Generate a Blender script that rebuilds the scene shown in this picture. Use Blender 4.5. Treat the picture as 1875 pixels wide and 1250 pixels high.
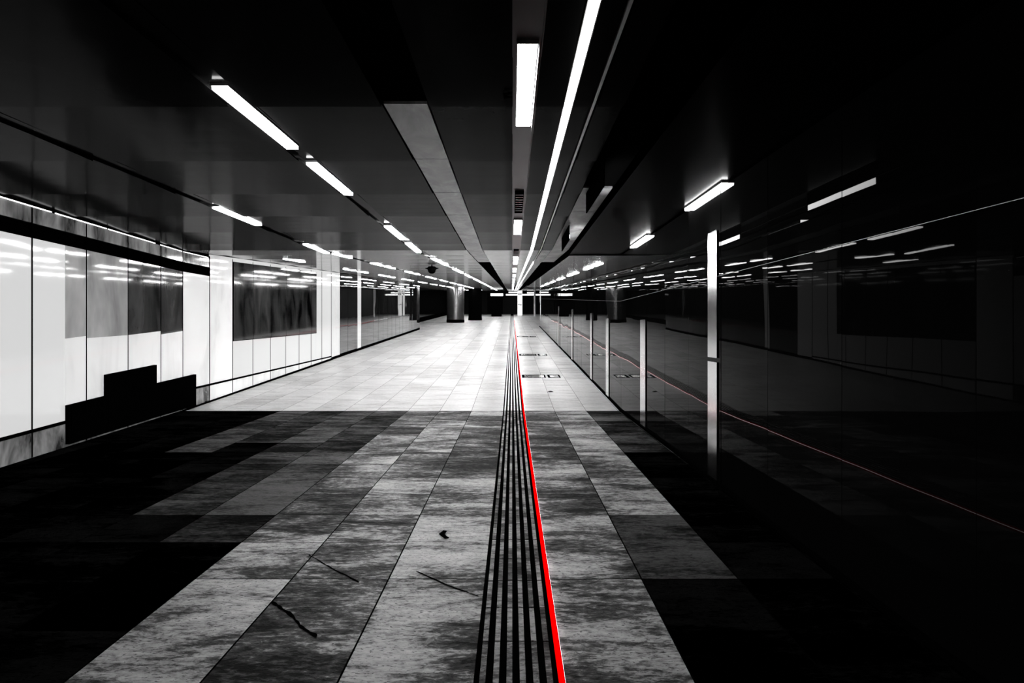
import bpy, bmesh, math, random
from mathutils import Vector, Matrix, noise
random.seed(7)
for o in list(bpy.data.objects): bpy.data.objects.remove(o, do_unlink=True)
S = bpy.context.scene
C = S.collection

# ------------------------------------------------------------------ camera, world, exposure
EYE = 1.6; F = 1250.0
cd = bpy.data.cameras.new('camera'); cam = bpy.data.objects.new('camera', cd); C.objects.link(cam)
cam.location = (0, 0, EYE); cam.rotation_euler = (math.pi/2, 0, 0)
cd.sensor_width = 36; cd.lens = 24.0; cd.shift_y = -23/1875.0; cd.clip_start = .05; cd.clip_end = 300
S.camera = cam
w = bpy.data.worlds.new('night'); S.world = w; w.use_nodes = True
w.node_tree.nodes['Background'].inputs[0].default_value = (0, 0, 0, 1)
w.node_tree.nodes['Background'].inputs[1].default_value = 0
S.view_settings.view_transform = 'Standard'; S.view_settings.look = 'None'
S.view_settings.gamma = 1; S.view_settings.exposure = 0.0; S.view_settings.use_curve_mapping = False

# light levels (the lamps are built further down)
LAMP_EMIT = 55.0        # diffusers
FRONT_W = 0.0           # louvred light of one centre lamp over the level floor
REAR_W = 3.4           # one lamp over the ramp
BACKLIT = 0.62

# ------------------------------------------------------------------ place geometry (metres)
BEND = 13.33            # level floor until here, then a ramp
G = 0.0456              # grade of the ramp
CH = 3.15               # ceiling over the level floor
XR = 2.12               # face of the black glass wall on the right
XL = -6.43              # left wall along the ramp
END = 92.0
def fz(d): return 0.0 if d < BEND else G*(d-BEND)
def cz(d): return CH + fz(d)
def xl(d): return XL if d > BEND else XL - .105*(d-BEND)

# ------------------------------------------------------------------ materials
def mat(name, base=(.5,.5,.5), rough=.5, spec=.5, metal=0, emit=None, es=0, ior=1.5, coat=0):
    m = bpy.data.materials.new(name); m.use_nodes = True
    b = m.node_tree.nodes['Principled BSDF']
    if isinstance(base, (int, float)): base = (base,)*3
    b.inputs['Base Color'].default_value = (*base, 1); b.inputs['Roughness'].default_value = rough
    b.inputs['Specular IOR Level'].default_value = spec; b.inputs['Metallic'].default_value = metal
    b.inputs['IOR'].default_value = ior; b.inputs['Coat Weight'].default_value = coat
    b.inputs['Coat Roughness'].default_value = .03
    if emit is not None:
        b.inputs['Emission Color'].default_value = (*((emit,)*3 if isinstance(emit,(int,float)) else emit), 1)
        b.inputs['Emission Strength'].default_value = es
    return m
def nd(m, t, **kw):
    n = m.node_tree.nodes.new(t)
    for k, v in kw.items(): setattr(n, k, v)
    return n
def lk(m, a, b): m.node_tree.links.new(a, b)
def bs(m): return m.node_tree.nodes['Principled BSDF']
def coords(m, scale=(1,1,1)):
    tc = nd(m, 'ShaderNodeTexCoord'); mp = nd(m, 'ShaderNodeMapping'); mp.inputs['Scale'].default_value = scale
    lk(m, tc.outputs['Object'], mp.inputs[0]); return mp.outputs[0]
def noi(m, scale, det=6, rough=.6, vec=None, dist=0):
    n = nd(m, 'ShaderNodeTexNoise'); n.inputs['Scale'].default_value = scale; n.inputs['Detail'].default_value = det
    n.inputs['Roughness'].default_value = rough; n.inputs['Distortion'].default_value = dist
    if vec is not None: lk(m, vec, n.inputs['Vector'])
    return n.outputs['Fac']
def ramp(m, f, stops, interp='LINEAR'):
    r = nd(m, 'ShaderNodeValToRGB'); r.color_ramp.interpolation = interp
    el = r.color_ramp.elements
    while len(el) < len(stops): el.new(.5)
    for e, (p, c) in zip(el, stops): e.position = p; e.color = (c, c, c, 1)
    lk(m, f, r.inputs[0]); return r.outputs[0]
def mth(m, op, a, b=None, c=None):
    n = nd(m, 'ShaderNodeMath', operation=op)
    for i, v in enumerate((a, b, c)):
        if v is None: continue
        if isinstance(v, (int, float)): n.inputs[i].default_value = v
        else: lk(m, v, n.inputs[i])
    return n.outputs[0]
def bump(m, h, s, d=.01):
    b = nd(m, 'ShaderNodeBump'); b.inputs['Strength'].default_value = s; b.inputs['Distance'].default_value = d
    lk(m, h, b.inputs['Height']); lk(m, b.outputs[0], bs(m).inputs['Normal'])

TONE = .17
def stone(name, lo, hi, r0, r1, spec, pits=True, bmp=.5):
    m = mat(name, .4, .4, spec)
    at = nd(m, 'ShaderNodeAttribute', attribute_name='tone')
    tone = at.outputs['Fac']
    # every tile carries its own offset so the veins stop at the joints
    tc = nd(m, 'ShaderNodeTexCoord'); off = nd(m, 'ShaderNodeVectorMath', operation='ADD')
    cmb = nd(m, 'ShaderNodeCombineXYZ'); t37 = mth(m, 'MULTIPLY', tone, 37.0)
    for i in range(3): lk(m, t37, cmb.inputs[i])
    lk(m, tc.outputs['Object'], off.inputs[0]); lk(m, cmb.outputs[0], off.inputs[1])
    mp = nd(m, 'ShaderNodeMapping'); mp.inputs['Scale'].default_value = (.9, 3.2, 1); lk(m, off.outputs[0], mp.inputs[0])
    big = noi(m, 1.1, 8, .68, mp.outputs[0], .6)
    mp2 = nd(m, 'ShaderNodeMapping'); mp2.inputs['Scale'].default_value = (1, 2.2, 1); lk(m, off.outputs[0], mp2.inputs[0])
    fine = noi(m, 14, 8, .72, mp2.outputs[0], .4)
    a = mth(m, 'MULTIPLY_ADD', big, .75, mth(m, 'MULTIPLY_ADD', fine, .60, -.125))
    if pits:      # worn, grimy patches half a metre across
        patch = noi(m, .8, 5, .6, off.outputs[0], .8)
        a = mth(m, 'ADD', a, mth(m, 'MULTIPLY_ADD', patch, .55, -.29))
    a = mth(m, 'ADD', a, mth(m, 'MULTIPLY_ADD', tone, TONE, -.5*TONE))
    col = ramp(m, a, [(.48, lo), (.535, lo+hi*.06), (.585, hi*.36), (.67, hi*.65), (.82, hi)] if pits else [(.36, lo), (.60, (lo+hi)*.55), (.74, hi)])
    if pits:
        pt = noi(m, 38, 3, .5, mp2.outputs[0], .2)
        msk = ramp(m, pt, [(.35, .03), (.40, 1)])
        mul = nd(m, 'ShaderNodeMixRGB', blend_type='MULTIPLY'); mul.inputs[0].default_value = 1
        lk(m, col, mul.inputs[1]); lk(m, msk, mul.inputs[2]); col = mul.outputs[0]
        h = mth(m, 'ADD', mth(m, 'MULTIPLY', msk, .5), fine)
    else: h = fine
    lk(m, col, bs(m).inputs['Base Color'])
    lk(m, ramp(m, a, [(.38, r1), (.68, r0)]), bs(m).inputs['Roughness'])
    lk(m, ramp(m, a, [(.40, spec*.1), (.62, spec)]), bs(m).inputs['Specular IOR Level'])
    bump(m, h, bmp*(1.5 if pits else 1), .008)
    return m

M = {}
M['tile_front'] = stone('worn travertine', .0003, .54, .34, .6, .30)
M['tile_shade'] = stone('worn stone with painted shade', .00005, .006, .5, .8, .0)  # near-black tiles paint in the light falling off at the floor sides
M['tile_half_shade'] = stone('worn stone with painted half shade', .0001, .05, .45, .7, .06)  # half-dark step of the same painted falloff
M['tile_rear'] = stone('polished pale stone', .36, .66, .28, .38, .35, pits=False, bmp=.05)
M['joint'] = mat('dark joint', .0015, .9, .0)
M['black'] = mat('matt black', .001, .7, .0)
M['blackgloss'] = mat('black lacquer', .001, .2, .1)
M['rubber'] = mat('black rubber', .003, .7, .1)
M['red'] = mat('red strip', (.3, .0, .0), .6, .0, emit=(1, 0, 0), es=.95)
M['lamp'] = mat('lamp diffuser', .8, .4, .3, emit=1, es=LAMP_EMIT)
M['lampbright'] = mat('light line diffuser', .8, .4, .3, emit=1, es=LAMP_EMIT*.3)
M['thinlight'] = mat('thin white glow', .8, .4, .3, emit=1, es=2.2)
M['frame'] = mat('grey steel frame', .25, .35, .5, metal=.8)
M['steel'] = mat('polished steel', .85, .16, .5, metal=1)
M['palesteel'] = mat('pale steel', .7, .3, .5, metal=.6)
M['white'] = mat('white paint', .8, .4, .4)
def ceilmat(name, base, rough, spec):
    m = mat(name, base, rough, spec); v = coords(m, (1, .6, 1))
    n = noi(m, 1.3, 5, .6, v); bump(m, noi(m, 2.0, 2, .4, v), .15, .02)
    lk(m, ramp(m, n, [(.3, base*.8), (.7, base*1.2)]), bs(m).inputs['Base Color']); return m
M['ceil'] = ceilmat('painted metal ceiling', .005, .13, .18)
M['ceil_lit'] = ceilmat('metal ceiling in lit tone', .22, .12, .5)  # lit copy of the ceiling paint, paler over the ramp
M['ceil_shade'] = ceilmat('metal ceiling in shade tone', .002, .2, .1)  # shaded copy of the ceiling paint for the near soffit
M['band'] = ceilmat('smudged aluminium tray', .12, .34, .6)
lk(M['band'], ramp(M['band'], noi(M['band'], 2.2, 6, .65, coords(M['band'], (1.5, .7, 1)), .8), [(.34, .03), (.5, .12), (.66, .26)]), bs(M['band']).inputs['Base Color'])
for k in ('ceil','ceil_shade'): bs(M[k]).inputs['IOR'].default_value = 1.05
bs(M['ceil_lit']).inputs['IOR'].default_value = 1.15
def glassmat(name, base, rough, e=None, wav=.0, blotch=None, spec=.5, ior=1.5):
    m = mat(name, base, rough, spec, ior=ior)
    v = coords(m, (1, 1, 1))
    if blotch:
        n = noi(m, blotch[0], 4, .6, coords(m, (1.2, 1.2, .5)), .4)
        c = ramp(m, n, [(.35, blotch[1]), (.65, blotch[2])]); lk(m, c, bs(m).inputs['Base Color'])
        if e is not None: lk(m, c, bs(m).inputs['Emission Color'])
    elif e is not None: bs(m).inputs['Emission Color'].default_value = (1, 1, 1, 1)
    if e is not None: bs(m).inputs['Emission Strength'].default_value = e
    if wav: bump(m, noi(m, .9, 1, .3, v), wav, .05)
    return m
M['glass_black'] = glassmat('black wall glass', .002, .012, wav=.035, ior=1.052)
M['glass_mirror'] = glassmat('dark mirror glass', .01, .015, wav=.05, ior=1.6)
M['glass_white'] = glassmat('backlit white glass', .12, .05, BACKLIT, wav=.02)
M['glass_grey'] = glassmat('glowing pale grey glass', .1, .05, .6, wav=.02, blotch=(.7, .55, .75))  # in lower panes the glow stands in for the mirrored bright floor
M['glass_refl_grey'] = glassmat('painted reflection glass', .05, .05, .6, wav=.02, blotch=(.8, .16, .36))  # grey reflection put into the pane's colour and glow
M['glass_refl_dark'] = glassmat('dark painted reflection glass', .01, .05, .22, wav=.02, blotch=(.8, .001, .10))  # dark reflection put into the pane's colour and glow
M['plinth'] = glassmat('polished plinth with painted glow', .08, .12, .5, wav=.03, blotch=(2.0, .02, .30))  # glowing blotches stand in for what the polished surface mirrors
M['screen'] = glassmat('dark display glass', .004, .06, .25, wav=.02, blotch=(1.3, .0, .05))
M['farhall'] = mat('dark hall wall', .004, .5, .1)

# ------------------------------------------------------------------ mesh helpers
def box(bm, x0, x1, y0, y1, z0, z1):
    v = [bm.verts.new(p) for p in ((x0,y0,z0),(x1,y0,z0),(x1,y1,z0),(x0,y1,z0),(x0,y0,z1),(x1,y0,z1),(x1,y1,z1),(x0,y1,z1))]
    for f in ((0,3,2,1),(4,5,6,7),(0,1,5,4),(1,2,6,5),(2,3,7,6),(3,0,4,7)): bm.faces.new([v[i] for i in f])
def hexa(bm, p):      # 8 points, bottom ring then top ring
    v = [bm.verts.new(q) for q in p]
    for f in ((0,3,2,1),(4,5,6,7),(0,1,5,4),(1,2,6,5),(2,3,7,6),(3,0,4,7)): bm.faces.new([v[i] for i in f])
def beam(bm, x0, x1, d0, d1, h0, h1, surf):   # bar that follows a surface z=surf(d), from h0 to h1 off it
    cuts = [d0] + [c for c in (BEND,) if d0 < c < d1] + [d1]
    for a, b in zip(cuts, cuts[1:]):
        e = 1e-4; za, zb = surf(a+e), surf(b-e)
        hexa(bm, [(x0,a,za+h0),(x1,a,za+h0),(x1,b,zb+h0),(x0,b,zb+h0),(x0,a,za+h1),(x1,a,za+h1),(x1,b,zb+h1),(x0,b,zb+h1)])
def quad(bm, a, b, c, d): return bm.faces.new([bm.verts.new(p) for p in (a,b,c,d)])
def cyl(bm, x, y, z0, z1, r0, r1=None, seg=24, ax='z'):
    r1 = r0 if r1 is None else r1
    def P(a, r, z):
        c, s = r*math.cos(a), r*math.sin(a)
        return (x+c, y+s, z) if ax == 'z' else (z, y+c, x+s)
    A = [bm.verts.new(P(2*math.pi*i/seg, r0, z0)) for i in range(seg)]
    B = [bm.verts.new(P(2*math.pi*i/seg, r1, z1)) for i in range(seg)]
    for i in range(seg): bm.faces.new([A[i], A[(i+1)%seg], B[(i+1)%seg], B[i]])
    bm.faces.new(A[::-1]); bm.faces.new(B)
def obj(name, bm, m, parent=None, smooth=False, origin=None):
    bmesh.ops.recalc_face_normals(bm, faces=bm.faces[:])
    me = bpy.data.meshes.new(name)
    if origin is not None: bmesh.ops.translate(bm, verts=bm.verts[:], vec=-Vector(origin))
    bm.to_mesh(me); bm.free()
    o = bpy.data.objects.new(name, me); C.objects.link(o); me.materials.append(M[m] if isinstance(m, str) else m)
    if smooth:
        for p in me.polygons: p.use_smooth = True
    if origin is not None: o.location = origin
    if parent is not None: o.parent = parent
    return o
def BM(): return bmesh.new()
def tag(o, label, cat, group=None):
    o['label'] = label; o['category'] = cat
    if group: o['group'] = group
    return o
def thing(name, label, cat, loc=(0,0,0), group=None):
    o = bpy.data.objects.new(name, None); C.objects.link(o); o.location = loc
    o.empty_display_size = .1
    return tag(o, label, cat, group)
def struct(name, bm, m):
    o = obj(name, bm, m); o['kind'] = 'structure'; return o
ORD = ['nearest','second','third','fourth','fifth','sixth','seventh','eighth','ninth','tenth']

# ------------------------------------------------------------------ floor
def tiles(bm, lay, x0, x1, d0, d1, gap, lengths, which, zt=0.0):
    """one lane of stone tiles between d0 and d1"""
    d = d0
    while d < d1-.05:
        L = min(random.choice(lengths), d1-d)
        if d1-(d+L) < .3: L = d1-d
        a, b = d+gap, d+L-gap
        za, zb = fz(a)+zt, fz(b)+zt
        t = random.random(); d += L
        if zone((x0+x1)/2, (a+b)/2) != which: continue
        f = quad(bm, (x0+gap,a,za),(x1-gap,a,za),(x1-gap,b,zb),(x0+gap,b,zb))
        for lp in f.loops: lp[lay] = (t, t, t, 1)
def lanes():
    r = [(.21+.62*k, .21+.62*(k+1)) for k in range(0, 12)]
    l = [(-.17-.62*(k+1), -.17-.62*k) for k in range(0, 22)]
    return l, r
Lf, Rt = lanes()
def zone(mx, my):  # outer lanes near the camera take the tiles with painted shade
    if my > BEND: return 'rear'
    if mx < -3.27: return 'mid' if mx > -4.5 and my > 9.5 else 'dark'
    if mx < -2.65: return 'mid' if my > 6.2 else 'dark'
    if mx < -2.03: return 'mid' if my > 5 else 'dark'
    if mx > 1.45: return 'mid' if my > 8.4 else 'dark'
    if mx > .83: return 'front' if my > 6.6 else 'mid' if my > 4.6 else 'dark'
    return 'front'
def floor_mesh(which):
    random.seed(11)
    bm = BM(); lay = bm.loops.layers.float_color.new('tone')
    for (a, b) in Lf+Rt:
        if which != 'rear':
            if b < -8.5 or a > XR: continue
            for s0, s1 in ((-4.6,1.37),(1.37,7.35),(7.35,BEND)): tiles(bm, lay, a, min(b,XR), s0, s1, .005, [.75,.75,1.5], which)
        else:
            if b < -12 or a > 6: continue
            d = BEND
            while d < END:
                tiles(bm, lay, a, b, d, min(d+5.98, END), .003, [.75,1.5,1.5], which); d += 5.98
    return bm
bm = BM()
quad(bm, (-9,-4.6,-.004),(XR+.3,-4.6,-.004),(XR+.3,BEND,-.004),(-9,BEND,-.004))
quad(bm, (-13.8,BEND,-.004),(7.6,BEND,-.004),(7.6,END,fz(END)-.004),(-13.8,END,fz(END)-.004))
fl = struct('floor', bm, 'joint')
for nm, w_, m_ in (('stone_tiles','front','tile_front'),('shade_tiles','dark','tile_shade'),('half_shade_tiles','mid','tile_half_shade'),('polished_tiles','rear','tile_rear')):
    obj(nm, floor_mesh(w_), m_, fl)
# cracks in three worn tiles
bm = BM()
def crack(pts, w0):
    prev = None
    P = []
    for (a, b) in zip(pts, pts[1:]):
        for k in range(7):
            t = k/7; P.append((a[0]+(b[0]-a[0])*t, a[1]+(b[1]-a[1])*t))
    P.append(pts[-1])
    L = []
    for i, p in enumerate(P):
        ww = w0*(.5+1.0*random.random()); j = .008*(random.random()-.5)
        L.append((bm.verts.new((p[0]+j, p[1]-ww, .0025)), bm.verts.new((p[0]+j, p[1]+ww, .0025))))
    for a, b in zip(L, L[1:]): bm.faces.new([a[0], b[0], b[1], a[1]])
def gp(px, py): d = EYE*F/(py-602); return ((px-937.5)*d/F, d)
crack([gp(566,1016), gp(610,1042), gp(658,1066)], .008)
crack([gp(497,1102), gp(535,1127), gp(552,1148), gp(580,1165)], .016)
crack([gp(763,1046), gp(820,1072), gp(876,1092)], .008)
obj('tile_cracks', bm, 'black', fl)

# ------------------------------------------------------------------ tactile guide path and the red strip
tp = thing('tactile_path', 'ribbed tactile guide path running down the middle of the floor beside the red strip', 'tactile paving')
bm = BM(); beam(bm, -.175, .205, -4.5, END-8, .0015, .0030, fz); obj('base_strip', bm, 'black', tp)
M['rib'] = stone('ribbed stone', .004, .30, .35, .6, .4)
M['rib_rear'] = stone('pale ribbed stone', .35, .8, .25, .4, .5, pits=False)
for k in range(6):
    for rng, mm in (((-4.5, BEND), 'rib'), ((BEND, END-8), 'rib_rear')):
        bm = BM(); lay = bm.loops.layers.float_color.new('tone')
        x = -.135 + k*.0615
        d = rng[0]
        while d < rng[1]-.05:
            e = min(d+.42, rng[1]); n0 = len(bm.faces)
            beam(bm, x-.0135, x+.0135, d+.006, e-.006, .003, .0085, fz)
            bm.faces.ensure_lookup_table(); t = .35+.5*random.random()
            for f in bm.faces[n0:]:
                for lp in f.loops: lp[lay] = (t, t, t, 1)
            d = e
        obj('rib', bm, mm, tp)
bm = BM(); beam(bm, .212, .240, -4.5, 66, .002, .020, fz)
gs = thing('guide_strip', 'thin bright red strip running along the right edge of the ribbed path', 'floor strip')
obj('red_face', bm, 'red', gs)
M['edge'] = mat('added white glow edge', .8, .4, .3, emit=1, es=11)  # glowing edge added so the strip mirrors white in the glass wall
bm = BM(); beam(bm, .2402, .2406, -4.5, 72, .012, .0175, fz); obj('reflection_edge', bm, 'edge', gs)

# ------------------------------------------------------------------ ceiling
def ceil_mesh(x0, x1, d0, d1, drop=0.0, sag=.018, pitch=1.53):
    bm = BM(); d = d0
    while d < d1-.01:
        e = min(d+pitch, d1)
        if d < BEND < e-.01: e = BEND
        n = 5
        for i in range(n):
            a = d+(e-d)*i/n; b = d+(e-d)*(i+1)/n
            s = lambda q: cz(q)-drop-sag*((q-d)/(e-d))**2
            z0 = s(a) if a > d+1e-6 else cz(d+1e-4)-drop
            quad(bm, (x0,a,z0),(x0,b,s(b-1e-4)),(x1,b,s(b-1e-4)),(x1,a,z0))
        quad(bm, (x0,e,cz(e)-drop-sag),(x0,e,cz(e)-drop),(x1,e,cz(e)-drop),(x1,e,cz(e)-drop-sag))
        d = e
    return bm
cl = bpy.data.objects.new('ceiling', None); C.objects.link(cl); cl['kind'] = 'structure'
bm = BM(); quad(bm, (-14,-4.6,CH+.30),(8,-4.6,CH+.30),(8,BEND,CH+.30),(-14,BEND,CH+.30)); quad(bm, (-14,BEND,CH+.30),(8,BEND,CH+.30),(8,END,cz(END)+.30),(-14,END,cz(END)+.30))
obj('ceiling_slab', bm, 'black', cl)
CX = [(-14, -3.83), (-3.67, -1.95), (-1.78, -.90), (-.57, .005), (.165, .355), (.415, .535), (.59, .77)]
for a, b in CX:
    obj('ceiling_panels', ceil_mesh(a, b, -4.47, BEND), 'ceil', cl); obj('ceiling_panels', ceil_mesh(a, b, BEND, END), 'ceil_lit', cl)
obj('soffit_panels', ceil_mesh(1.12, XR+.02, -4.47, BEND, drop=.10, sag=.002), 'ceil_shade', cl)
obj('soffit_panels', ceil_mesh(1.12, XR+.02, BEND, 52.5, drop=.12, sag=.002), 'ceil_lit', cl)
obj('ceiling_panels', ceil_mesh(1.12, 8, 52.5, END), 'ceil', cl)
def channel(a, b, m_):
    bm = BM(); beam(bm, a, b, -4.5, END, .018, .03, cz)
    for x in (a, b): beam(bm, x-.003, x+.003, -4.5, END, -.004, .02, cz)
    obj('lamp_channel', bm, m_, cl)
for a, b in ((-3.83,-3.67),(-1.95,-1.78),(.355,.415),(.535,.59)): channel(a, b, 'ceil')
M['chan'] = ceilmat('grey lamp channel', .03, .3, .5); bs(M['chan']).inputs['IOR'].default_value = 1.2
channel(.005, .165, 'chan')
# wide trays: pale until 18 m, then black openings
for (a, b, s) in ((-.90, -.57, 4.7), (.77, 1.12, 7.5)):
    bm = BM(); d = s
    while d < 18: e = min(d+1.53, 18); (beam(bm, a+.015, b-.015, d+.006, e-.006, .0, .02, cz)); d = e
    obj('ceiling_tray', bm, 'band', cl)
    bm = BM(); beam(bm, a, b, -4.5, s, .02, .04, cz); beam(bm, a, b, 18, END, .02, .04, cz)
    obj('tray_opening', bm, 'black', cl)

# ------------------------------------------------------------------ lamps
def area(parent, loc, sx, sy, power, spread, rx=0):
    l = bpy.data.lights.new('lamp_light', 'AREA'); l.shape = 'RECTANGLE'; l.size = sx; l.size_y = sy
    l.energy = power; l.spread = math.radians(spread)
    o = bpy.data.objects.new('lamp_light', l); C.objects.link(o); o.parent = parent; o.location = loc; o.rotation_euler = (rx, 0, 0)
    return o
def lamp_mesh(w_, L, part):
    bm = BM()
    if part == 'diffuser': box(bm, -w_/2, w_/2, 0, L, -.024 if w_ < .1 else -.002, .012)
    else:
        t = .008
        if w_ > .1: box(bm, w_/2+t+.0005, w_/2+t+.003, -t, L+t, -.044, .01)  # deep right lip added to keep centre lamps out of the glass reflection
        box(bm, -w_/2-t, -w_/2-.001, -t, L+t, -.003, .03); box(bm, w_/2+.001, w_/2+t, -t, L+t, -.003, .03)
        box(bm, -w_/2-.001, w_/2+.001, -t, -.001, -.003, .03); box(bm, -w_/2-.001, w_/2+.001, L+.001, L+t, -.003, .03)
    return bm
protos = {}
def lamp(x, d, w_, L, label, group, drop=0.0, power=0, spread=120):
    t = thing('ceiling_lamp', label, 'lamp', (x, d, cz(d+1e-4)-drop), group)
    t.rotation_euler = (math.atan(G) if d >= BEND-.01 else 0, 0, 0)
    key = (w_, L)
    if key not in protos:
        a = obj('diffuser', lamp_mesh(w_, L, 'diffuser'), 'lamp', t); b = obj('frame', lamp_mesh(w_, L, 'frame'), 'frame', t)
        protos[key] = (a.data, b.data)
    else:
        for nm, me in zip(('diffuser', 'frame'), protos[key]):
            o = bpy.data.objects.new(nm, me); C.objects.link(o); o.parent = t
    if power: area(t, (0, L/2, -.02), w_, L, power, spread)
    return t
def row(x, starts, rowname, group, w_=.095, L=1.45, drop=0.0, pw=None):
    for i, d in enumerate(starts):
        if i < 9: lab = f'{ORD[i]} lamp from the camera in {rowname}'
        else: lab = f'tiny far lamp past the ninth in {rowname}'
        p, sp = (0, 120) if pw is None else pw(d)
        lamp(x, d, w_, L, lab, group, drop, p, sp)
def pairs(s, n): return [s+5.87*k+q for k in range(n) for q in (0, 2.0)]
def rearpw(k=1.0):
    return lambda d: (REAR_W*k, 150) if BEND+1 < d < 60 else (0, 120)
row(-1.865, [d for d in pairs(4.35, 15) if d < END-6], 'the row left of the ceiling tray', 'ceiling lamps left of the tray', pw=rearpw())
row(-3.75, [8.65]+[d for d in pairs(12.4, 14) if d < END-8], 'the row second from the left wall', 'ceiling lamps towards the left wall', pw=rearpw())
row(-5.42, [d for d in [16.3]+pairs(22.1, 12) if d < END-8], 'the row beside the left wall', 'ceiling lamps beside the left wall', pw=rearpw(.5))
row(.085, [3.71, 9.7]+[d for d in pairs(15.7, 13) if d < END-6], 'the centre row above the ribbed path', 'ceiling lamps over the ribbed path', w_=.105, L=1.5,
    pw=lambda d: (FRONT_W, 75) if d < BEND else rearpw()(d))
row(XR-.030, [6.7, 10.45]+[d for d in pairs(16.3, 6) if d < 51], 'the row atop the black glass wall', 'ceiling lamps along the black glass wall', w_=.055, drop=.115)
for i, d in enumerate((6.35, 10.2)):      # added lamps, hidden from the camera, to make bright reflections in the glass
    t = thing('reflection_lamp', f'{ORD[i]} added slim lamp on the right tray edge, seen only mirrored in the black glass wall', 'lamp', (.86, d, CH-.11), 'slim lamps added for their mirror images in the glass')
    bm = BM(); box(bm, .001, .004, 0, 1.45, -.090, -.030); obj('diffuser', bm, 'lamp', t)
    bm = BM(); box(bm, -.012, .0005, -.03, 1.48, -.115, .13); box(bm, 0, .006, -.01, 1.46, -.028, -.015); obj('bracket', bm, 'black', t)  # plate added to screen the lamp from the camera
def light_line(name, x, w_, d0, d1, label, m='lampbright'):
    t = thing(name, label, 'light line', (0, 0, 0))
    bm = BM(); beam(bm, x-w_/2, x+w_/2, d0, d1, -.012, .02, cz); obj('diffuser', bm, m, t)
    bm = BM()
    for s in (-1, 1): beam(bm, x+s*(w_/2+.004)-.003, x+s*(w_/2+.004)+.003, d0, d1, -.006 if s < 0 else -.038, .04, cz)  # right rail deepened to block the line's reflection in the glass wall
    obj('rail', bm, 'frame', t)
light_line('light_line', .385, .045, -4.4, END-3, 'long unbroken white light line on the ceiling right of the centre lamps')
light_line('light_line', .562, .020, 18, END-3, 'thin white light line far down the ceiling, right of the long one')
t = thing('cable_track', 'thin grey metal track on the ceiling right of the long light line', 'track', (0,0,0))
bm = BM(); beam(bm, .553, .571, 1, 17.9, -.008, .03, cz); obj('rail', bm, 'palesteel', t)
# dark vents in the centre channel, sensor box, hanging speaker
for i, (d, L) in enumerate(((7.75, 1.35), (13.5, 1.3))):
    t = thing('ceiling_vent', ('larger nearer' if i == 0 else 'smaller farther')+' black vent in the centre lamp channel', 'vent', (.085, d, cz(d)), 'black vents in the lamp channel')
    dz = fz(d+L)-fz(d) if d > BEND else 0
    bm = BM(); box(bm, -.052, .052, 0, L, -.008, .02); o = obj('cover', bm, 'black', t)
    bm = BM()
    bm.free()
    for k in range(8):
        bm = BM(); box(bm, -.045, .045, L*(.06+.11*k), L*(.06+.11*k)+.03, -.013, -.008); obj('louvre', bm, 'blackgloss', t)
    if d > BEND: t.rotation_euler = (math.atan(G), 0, 0)
t = thing('ceiling_sensor', 'small black sensor bracket on the ceiling left of the nearest centre lamp', 'sensor', (-.03, 4.44, CH-.01))
bm = BM(); box(bm, -.025, .0, -.05, .07, -.02, .01); obj('housing', bm, 'black', t)
bm = BM(); box(bm, 0, .03, -.05, -.012, -.014, .01); box(bm, 0, .03, .03, .07, -.014, .01); obj('clip', bm, 'black', t)
d = 19.5
t = thing('hanging_speaker', 'black round speaker hanging from the ceiling at left with two side brackets', 'speaker', (-2.29, d, cz(d)-.05))
bm = BM(); cyl(bm, 0, 0, -.16, -.04, .10, .13); cyl(bm, 0, 0, -.20, -.16, .05, .10); cyl(bm, 0, 0, -.04, .0, .13, .10); obj('body', bm, 'black', t)
bm = BM(); cyl(bm, 0, 0, 0, .06, .02); obj('stem', bm, 'black', t)
for s in (-1, 1):
    bm = BM(); hexa(bm, [(s*.12,-.02,-.08),(s*.19,-.02,-.055),(s*.19,.02,-.055),(s*.12,.02,-.08),(s*.12,-.02,-.03),(s*.19,-.02,-.045),(s*.19,.02,-.045),(s*.12,.02,-.03)]); obj('bracket', bm, 'black', t)

# ------------------------------------------------------------------ left wall
def lwq(bm, d0, d1, z00, z01, z10, z11, off=0.0, tilt=0.0, th=.02):
    """panel on the left wall from d0 to d1; bottoms z00,z01, tops z10,z11; off = towards the room"""
    a0, a1 = xl(d0)+off, xl(d1)+off+tilt
    hexa(bm, [(a0,d0,z00),(a1,d1,z01),(a1-th,d1,z01),(a0-th,d0,z00),(a0,d0,z10),(a1,d1,z11),(a1-th,d1,z11),(a0-th,d0,z10)])
def trimz(d): return .345+.010*(d-7.8) if d < BEND else .40+.021*(d-BEND)
bm = BM(); lwq(bm, -4.6, BEND, -.3,-.3, CH+.3, CH+.3, off=-.03, th=.1); lwq(bm, BEND, 47.5, -.3, fz(47.5)-.3, cz(BEND)+.3, cz(47.5)+.3, off=-.03, th=.1)
wl = struct('wall_left', bm, 'black')
jd = [13.57-1.29*k for k in range(14, 0, -1)]+[BEND] + [14.52, 15.71] + [15.71+1.226*k for k in range(1, 27)]
jd = [d for d in jd if -4.6 < d < 47.4]+[47.5]
def region(d):
    for e, r in ((9.16,'white'),(10.95,'refl_grey'),(13.8,'dark'),(14.5,'grey'),(15.69,'grey'),(22.4,'screenzone'),(25.5,'white'),(28.2,'mirror'),(29.2,'white'),(99,'mirror')):
        if d < e-.01: return r
edges = sorted(set(jd+[9.16, 22.4, 25.5, 28.4, 29.1]))
edges = [e for i, e in enumerate(edges) if i == 0 or e-edges[i-1] > .12]
g = .013
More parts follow.
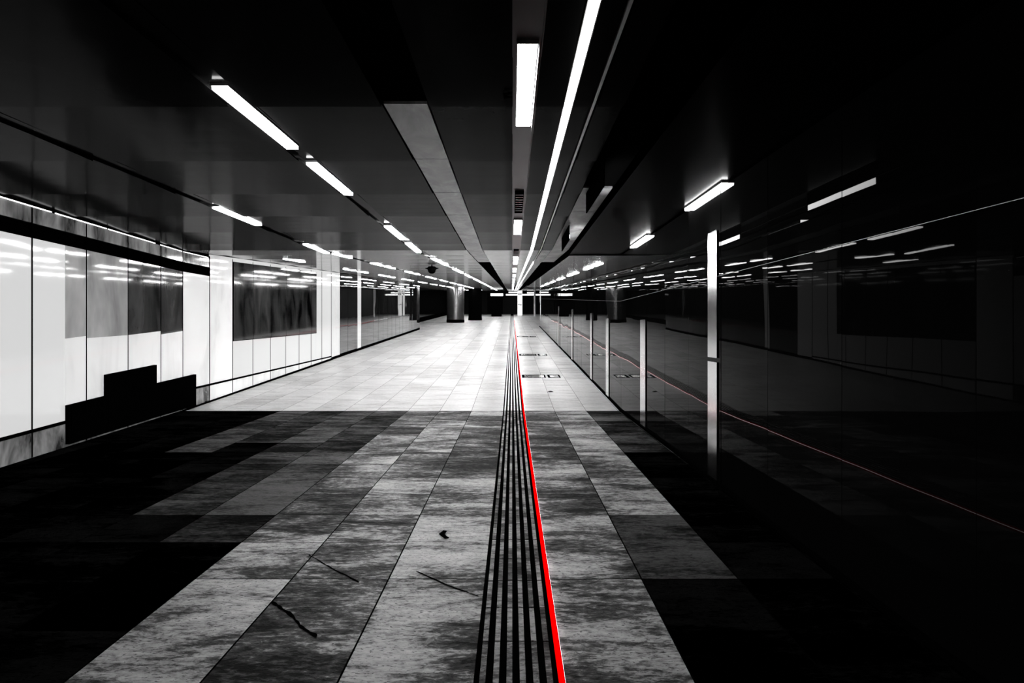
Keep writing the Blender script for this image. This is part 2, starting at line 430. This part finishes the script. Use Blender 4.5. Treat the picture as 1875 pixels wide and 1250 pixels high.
for a, b in zip(edges, edges[1:]):
    r = region((a+b)/2); ja = g if a in jd else .002; jb = g if b in jd else .002
    A, B = a+ja, b-jb
    top0, top1 = cz(A+1e-4)-.02, cz(B-1e-4)-.02
    t0, t1 = trimz(A), trimz(B); f0, f1 = fz(A)+.015, fz(B)+.015
    tl = random.uniform(-.004, .004)
    hi0, hi1 = (CH-.43, CH-.43) if B <= BEND+1.2 else (top0, top1)
    if r == 'mirror':
        bm = BM(); lwq(bm, A, B, f0+.1, f1+.1, top0, top1, tilt=tl); obj('glass_panel', bm, 'glass_mirror', wl); continue
    if b <= 24.4:
        bm = BM(); lwq(bm, A, B, f0, f1, t0-.03, t1-.03, tilt=0); obj('plinth_panel', bm, 'plinth' if b < 15 else 'glass_grey', wl)
    else: t0, t1 = f0+.06, f1+.06
    if r == 'white': segs = [(t0, t1, hi0, hi1, 'glass_white')]
    elif r == 'refl_grey': segs = [(t0, t1, 1.47, 1.50, 'glass_grey'), (1.472, 1.502, hi0, hi1, 'glass_refl_grey')]
    elif r == 'dark': segs = [(t0, t1, 1.50, 1.56, 'glass_grey'), (1.502, 1.562, hi0, hi1, 'glass_refl_dark')]
    elif r == 'grey': segs = [(t0, t1, hi0, hi1, 'glass_grey')]
    else: segs = [(t0, t1, top0, top1, 'glass_white')]
    for s in segs:
        bm = BM(); lwq(bm, A, B, *s[:4], tilt=tl); obj('glass_panel', bm, s[4], wl)
    if hi0 < top0-.1:    # black header gap, then painted reflection glass under the ceiling
        bm = BM(); lwq(bm, A, B, CH-.24, CH-.24, CH-.05, CH-.05, tilt=tl); obj('header_panel', bm, 'plinth', wl)
bm = BM()
for a, b in ((-4.6, BEND), (BEND, 24.3)): lwq(bm, a, b, trimz(a)-.03, trimz(b-1e-4)-.03, trimz(a)+.012, trimz(b-1e-4)+.012, off=.012, th=.03)
o = struct('trim_1', bm, 'black')
bm = BM(); lwq(bm, 24.3, 47.5, fz(24.3), fz(47.5), fz(24.3)+.09, fz(47.5)+.13, off=.02, th=.04); lwq(bm, BEND, 24.3, 0, fz(24.3), .02, fz(24.3)+.06, off=.05, th=.06)
struct('baseboard_left', bm, 'black')
bm = BM()
for j in jd:
    if j < 25.6: lwq(bm, j-.009, j+.009, fz(j)+.02, fz(j)+.02, cz(j)-.06, cz(j)-.06, off=.006, th=.03)
obj('panel_joint', bm, 'black', wl)
# slim glowing white pieces under the ceiling along the left wall
def dl(px):
    q = (px-937.5)/F; d = -5.03/(q+.105); return d if d < BEND else XL/q
for i, (p0, p1) in enumerate(((-60, 93), (100, 194), (197, 283), (293, 332), (335, 380))):
    d0, d1 = dl(p0), dl(p1)
    bm = BM(); lwq(bm, d0, d1, CH-.048, CH-.048, CH-.036, CH-.036, off=.015, th=.012)
    tag(obj('white_line', bm, 'thinlight'), f'thin white glowing line under the ceiling on the left wall, {ORD[i]} piece from the camera', 'light line', 'white lines on top of the left wall')
# black cabinets standing low against the left wall
for nm, (d0, d1, z0, z1) in (('shortest black cabinet low on the left wall, nearest the camera', (9.16, 10.2, .575, .60)),
                             ('tallest black cabinet low on the left wall, between two lower ones', (10.2, 12.0, .915, .97)),
                             ('low black cabinet on the left wall, right of the tallest one', (12.0, 13.8, .64, .684))):
    t = thing('wall_cabinet', nm, 'cabinet', (xl((d0+d1)/2), (d0+d1)/2, 0), 'black cabinets low on the left wall')
    bm = BM(); lwq(bm, d0, d1-.004, .05, .05, z0, z1, off=.05, th=.055); o = obj('body', bm, 'black', t); o.matrix_parent_inverse = Matrix.Translation(-t.location)
    bm = BM(); lwq(bm, d0+.05, d1-.05, .12, .12, z0-.05, z1-.05, off=.056, th=.005); o = obj('door', bm, 'black', t); o.matrix_parent_inverse = Matrix.Translation(-t.location)
# wide dark display
t = thing('display_screen', 'wide dark display with panes mounted on the white left wall', 'display', (XL, 15.73, 1.3))
bm = BM()
jj = [15.73]+[j for j in jd if 15.8 < j < 22.3]+[22.4]
def sb(d): return 1.33+.021*(d-15.73)
for a, b in zip(jj, jj[1:]):
    bm = BM(); lwq(bm, a+.01, b-.01, sb(a), sb(b), cz(a)-.12, cz(b)-.12, off=.022, th=.02); o = obj('pane', bm, 'screen', t); o.matrix_parent_inverse = Matrix.Translation(-t.location)
bm = BM(); lwq(bm, 15.71, 22.42, sb(15.7)-.015, sb(22.4)-.015, cz(15.7)-.11, cz(22.4)-.11, off=.012, th=.012); o = obj('frame', bm, 'black', t); o.matrix_parent_inverse = Matrix.Translation(-t.location)

# ------------------------------------------------------------------ right wall: black glass panels
bm = BM(); box(bm, XR+.03, XR+.2, -4.6, BEND, -.3, CH+.3)
hexa(bm, [(XR+.03,BEND,-.3),(XR+.2,BEND,-.3),(XR+.2,52.5,fz(52.5)-.3),(XR+.03,52.5,fz(52.5)-.3),(XR+.03,BEND,CH+.3),(XR+.2,BEND,CH+.3),(XR+.2,52.5,cz(52.5)+.3),(XR+.03,52.5,cz(52.5)+.3)])
wr = struct('wall_right', bm, 'black')
d = -4.5
cuts = [d]
while d < 52.4: d += 1.27; cuts.append(min(d, 52.5))
for a, b in zip(cuts, cuts[1:]):
    if a < BEND < b: b_ = b
    sa, sb_ = random.uniform(-.0022,.0022), random.uniform(-.0022,.0022); tz = random.uniform(-.003,.003)
    A, B = a+.002, b-.002
    bm = BM(); n = 1
    hexa(bm, [(XR+sa,A,fz(A)+.03),(XR+sb_,B,fz(B)+.03),(XR+.02,B,fz(B)+.03),(XR+.02,A,fz(A)+.03),
              (XR+sa+tz,A,cz(A)-.12),(XR+sb_+tz,B,cz(B)-.12),(XR+.02,B,cz(B)-.12),(XR+.02,A,cz(A)-.12)])
    obj('glass_panel', bm, 'glass_black', wr)
bm = BM(); beam(bm, XR-.03, XR+.01, -4.5, 52.5, 0, .035, fz); struct('baseboard_right', bm, 'black')
bm = BM(); beam(bm, XR-.045, XR-.035, BEND, 52.5, .0, .012, fz); struct('trim_2', bm, 'palesteel')
bm = BM()
for a, b in ((-4.5, BEND), (BEND, 52.4)): beam(bm, XR-.006, XR-.0005, a, b, .54, .543, lambda d: EYE+fz(d)); 
obj('seam_line', bm, 'frame', wr)
# polished steel posts set in the glass wall
for i, (dd, L, top) in enumerate(((7.18, .32, 2.62), (11.0, .42, 1.75), (15.1, .42, 1.75), (18.2, .4, 1.8), (24.0,.45,1.8), (31.,.45,1.8))):
    z = fz(dd)
    t = thing('steel_post', f'{ORD[i]} bright steel strip from the camera, standing in the black glass wall', 'post', (XR, dd, z), 'steel strips in the black glass wall')
    cutz = [.04, 1.30, top] if i == 0 else [.04, top]
    for q, (a, b) in enumerate(zip(cutz, cutz[1:])):
        bm = BM(); box(bm, -.016, -.006, -L/2, L/2, a, b-.045 if q == 0 and i == 0 else b); obj('steel_sleeve', bm, 'steel', t)
    bm = BM(); box(bm, -.019, -.006, -L/2-.01, L/2+.01, 0, .04); obj('foot', bm, 'black', t)

# ------------------------------------------------------------------ floor hatches, litter
for i, (dd, hw) in enumerate(((19.2, .36), (26.4, .42), (38.8, .5))):
    t = thing('floor_hatch', f'{ORD[i]} pair of dark framed steel hatches in the pale floor right of the red strip', 'hatch', (.28, dd, fz(dd)), 'steel hatches in the pale floor')
    t.rotation_euler = (math.atan(G), 0, 0)
    for (x0, x1) in ((0, .66), (.72, 1.07)):
        bm = BM(); f = .07
        box(bm, x0, x1, -hw, -hw+f*1.3, .001, .006); box(bm, x0, x1, hw-f*1.3, hw, .001, .006); box(bm, x0, x0+f, -hw, hw, .001, .006); box(bm, x1-f*.6, x1, -hw, hw, .001, .006)
        fr = obj('frame', bm, 'black', t)
        bm = BM(); box(bm, x0+f+.002, x1-f*.6-.002, -hw+f*1.3+.002, hw-f*1.3-.002, .001, .004); obj('plate', bm, 'steel', t)
bm = BM()
pts = [gp(804,979), gp(812,973), gp(818,974), gp(813,979), gp(818,984), gp(822,986), gp(815,987)]
vs = [bm.verts.new((x, y, .004)) for x, y in pts]; up = [bm.verts.new((x, y, .012)) for x, y in pts]
bm.faces.new(vs); bm.faces.new(up)
for k in range(len(vs)): bm.faces.new([vs[k], vs[(k+1)%7], up[(k+1)%7], up[k]])
tag(obj('litter', bm, 'black'), 'small black curved scrap lying on a grey tile left of the ribbed path', 'litter')
bm = BM(); dd = 2759/(717-545); cyl(bm, (1008-937.5)*dd/F, dd, fz(dd)+.003, fz(dd)+.02, .07, .03, 10)
tag(obj('drain_cover', bm, 'black'), 'small dark cap on the pale floor nearer than the hatches', 'drain')

# ------------------------------------------------------------------ far end of the passage
bm = BM(); box(bm, -14, 8, END, END+.3, fz(END)-.5, cz(END)+.5); struct('wall_back', bm, 'farhall')
bm = BM(); hexa(bm, [(-8.7,47.6,fz(47.6)-.2),(-8.5,47.6,fz(47.6)-.2),(-8.5,END,fz(END)-.2),(-8.7,END,fz(END)-.2),(-8.7,47.6,cz(47.6)+.3),(-8.5,47.6,cz(47.6)+.3),(-8.5,END,cz(END)+.3),(-8.7,END,cz(END)+.3)])
struct('wall_recess_left', bm, 'glass_black')
bm = BM(); box(bm, -8.8, XL-.03, 47.3, 47.5, fz(47.5)-.3, cz(47.5)+.3); struct('wall_return_left', bm, 'black')
bm = BM(); hexa(bm, [(5,52.4,fz(52)-.2),(5.2,52.4,fz(52)-.2),(5.2,END,fz(END)-.2),(5,END,fz(END)-.2),(5,52.4,cz(52)+.3),(5.2,52.4,cz(52)+.3),(5.2,END,cz(END)+.3),(5,END,cz(END)+.3)])
box(bm, XR+.2, 5.2, 52.2, 52.4, fz(52)-.3, cz(52)+.4); struct('wall_recess_right', bm, 'farhall')
bm = BM(); box(bm, -9.2, XR+.2, -4.8, -4.6, -.3, CH+.3); struct('wall_behind', bm, 'black')
bm = BM(); beam(bm, -8.5, -8.3, 47.6, END, 0, .35, fz); struct('baseboard_recess', bm, 'black')
for i, (x, dd, r, lab, m_) in enumerate(((-5.05, 61, .78, 'round polished black pillar nearest the end of the left wall, with a pale gleam', 'pillar'),
                              (-3.62, 67, .66, 'matt black pillar right of the gleaming round one', 'black'))):
    if m_ == 'pillar': M['pillar'] = mat('polished dark cladding', .25, .22, .5, metal=.9)
    t = thing('pillar', lab, 'pillar', (x, dd, fz(dd)), 'pillars at the end of the left wall')
    bm = BM(); cyl(bm, 0, 0, .25, CH+.02, r, seg=48); obj('shaft', bm, m_, t, smooth=False)
    bm = BM(); cyl(bm, 0, 0, -.05, .25, r*1.03, seg=48); obj('foot', bm, 'black', t)
dd = 80; t = thing('kiosk', 'black stepped kiosk under a lit sign at the far end, left of the guide path', 'kiosk', (-2.0, dd, fz(dd)))
bm = BM(); box(bm, -.9, .9, 0, 3, .35, 2.75); obj('upper_body', bm, 'black', t)
bm = BM(); box(bm, -.4, .75, -.4, 3, 0, .35); obj('base', bm, 'black', t)
bm = BM(); box(bm, -.5, .95, -.05, 0, 2.42, 2.72); obj('lit_sign', bm, 'thinlight', t)
for i, (x0, x1, z0, z1, dd, lab) in enumerate(((-.45, 1.25, 6.38, 6.52, 90.5, 'upper short bright sign on the far wall'), (-.8, 4.0, 6.05, 6.24, 91, 'long bright light band across the far wall'), (2.0, 3.1, 6.3, 6.45, 90.5, 'upper right short bright sign on the far wall'))):
    t = thing('lit_band', lab, 'lit sign', (0, dd, 0)); 
    bm = BM(); box(bm, x0, x1, -.1, 0, z0, z1); obj('diffuser', bm, 'thinlight', t)
    bm = BM(); box(bm, x0-.03, x1+.03, .001, END-dd-.02, z0-.02, z1+.02); obj('housing', bm, 'black', t)
dd = 86; t = thing('column', 'narrow white column with dark spots at the far end', 'column', (1.0, dd, fz(dd)))
bm = BM(); box(bm, -.3, .3, 0, .5, 0, 3.12); o = obj('shaft', bm, mat('glowing white column', .9, .4, .3, emit=1, es=.8), t)  # shaft has its own white glow
for (x, z) in ((-.12,2.6),(.12,2.6),(-.12,1.3),(.12,1.25)):
    bm = BM(); box(bm, x-.07, x+.07, -.02, .001, z, z+.15); obj('spot', bm, 'black', t)
dd = 78; t = thing('slim_post', 'slim pale post at the far end, right of the white column', 'post', (2.6, dd, fz(dd)))
bm = BM(); cyl(bm, 0, 0, .06, CH-.02, .11); obj('shaft', bm, 'white', t)
bm = BM(); cyl(bm, 0, 0, 0, .06, .16); obj('foot', bm, 'palesteel', t)
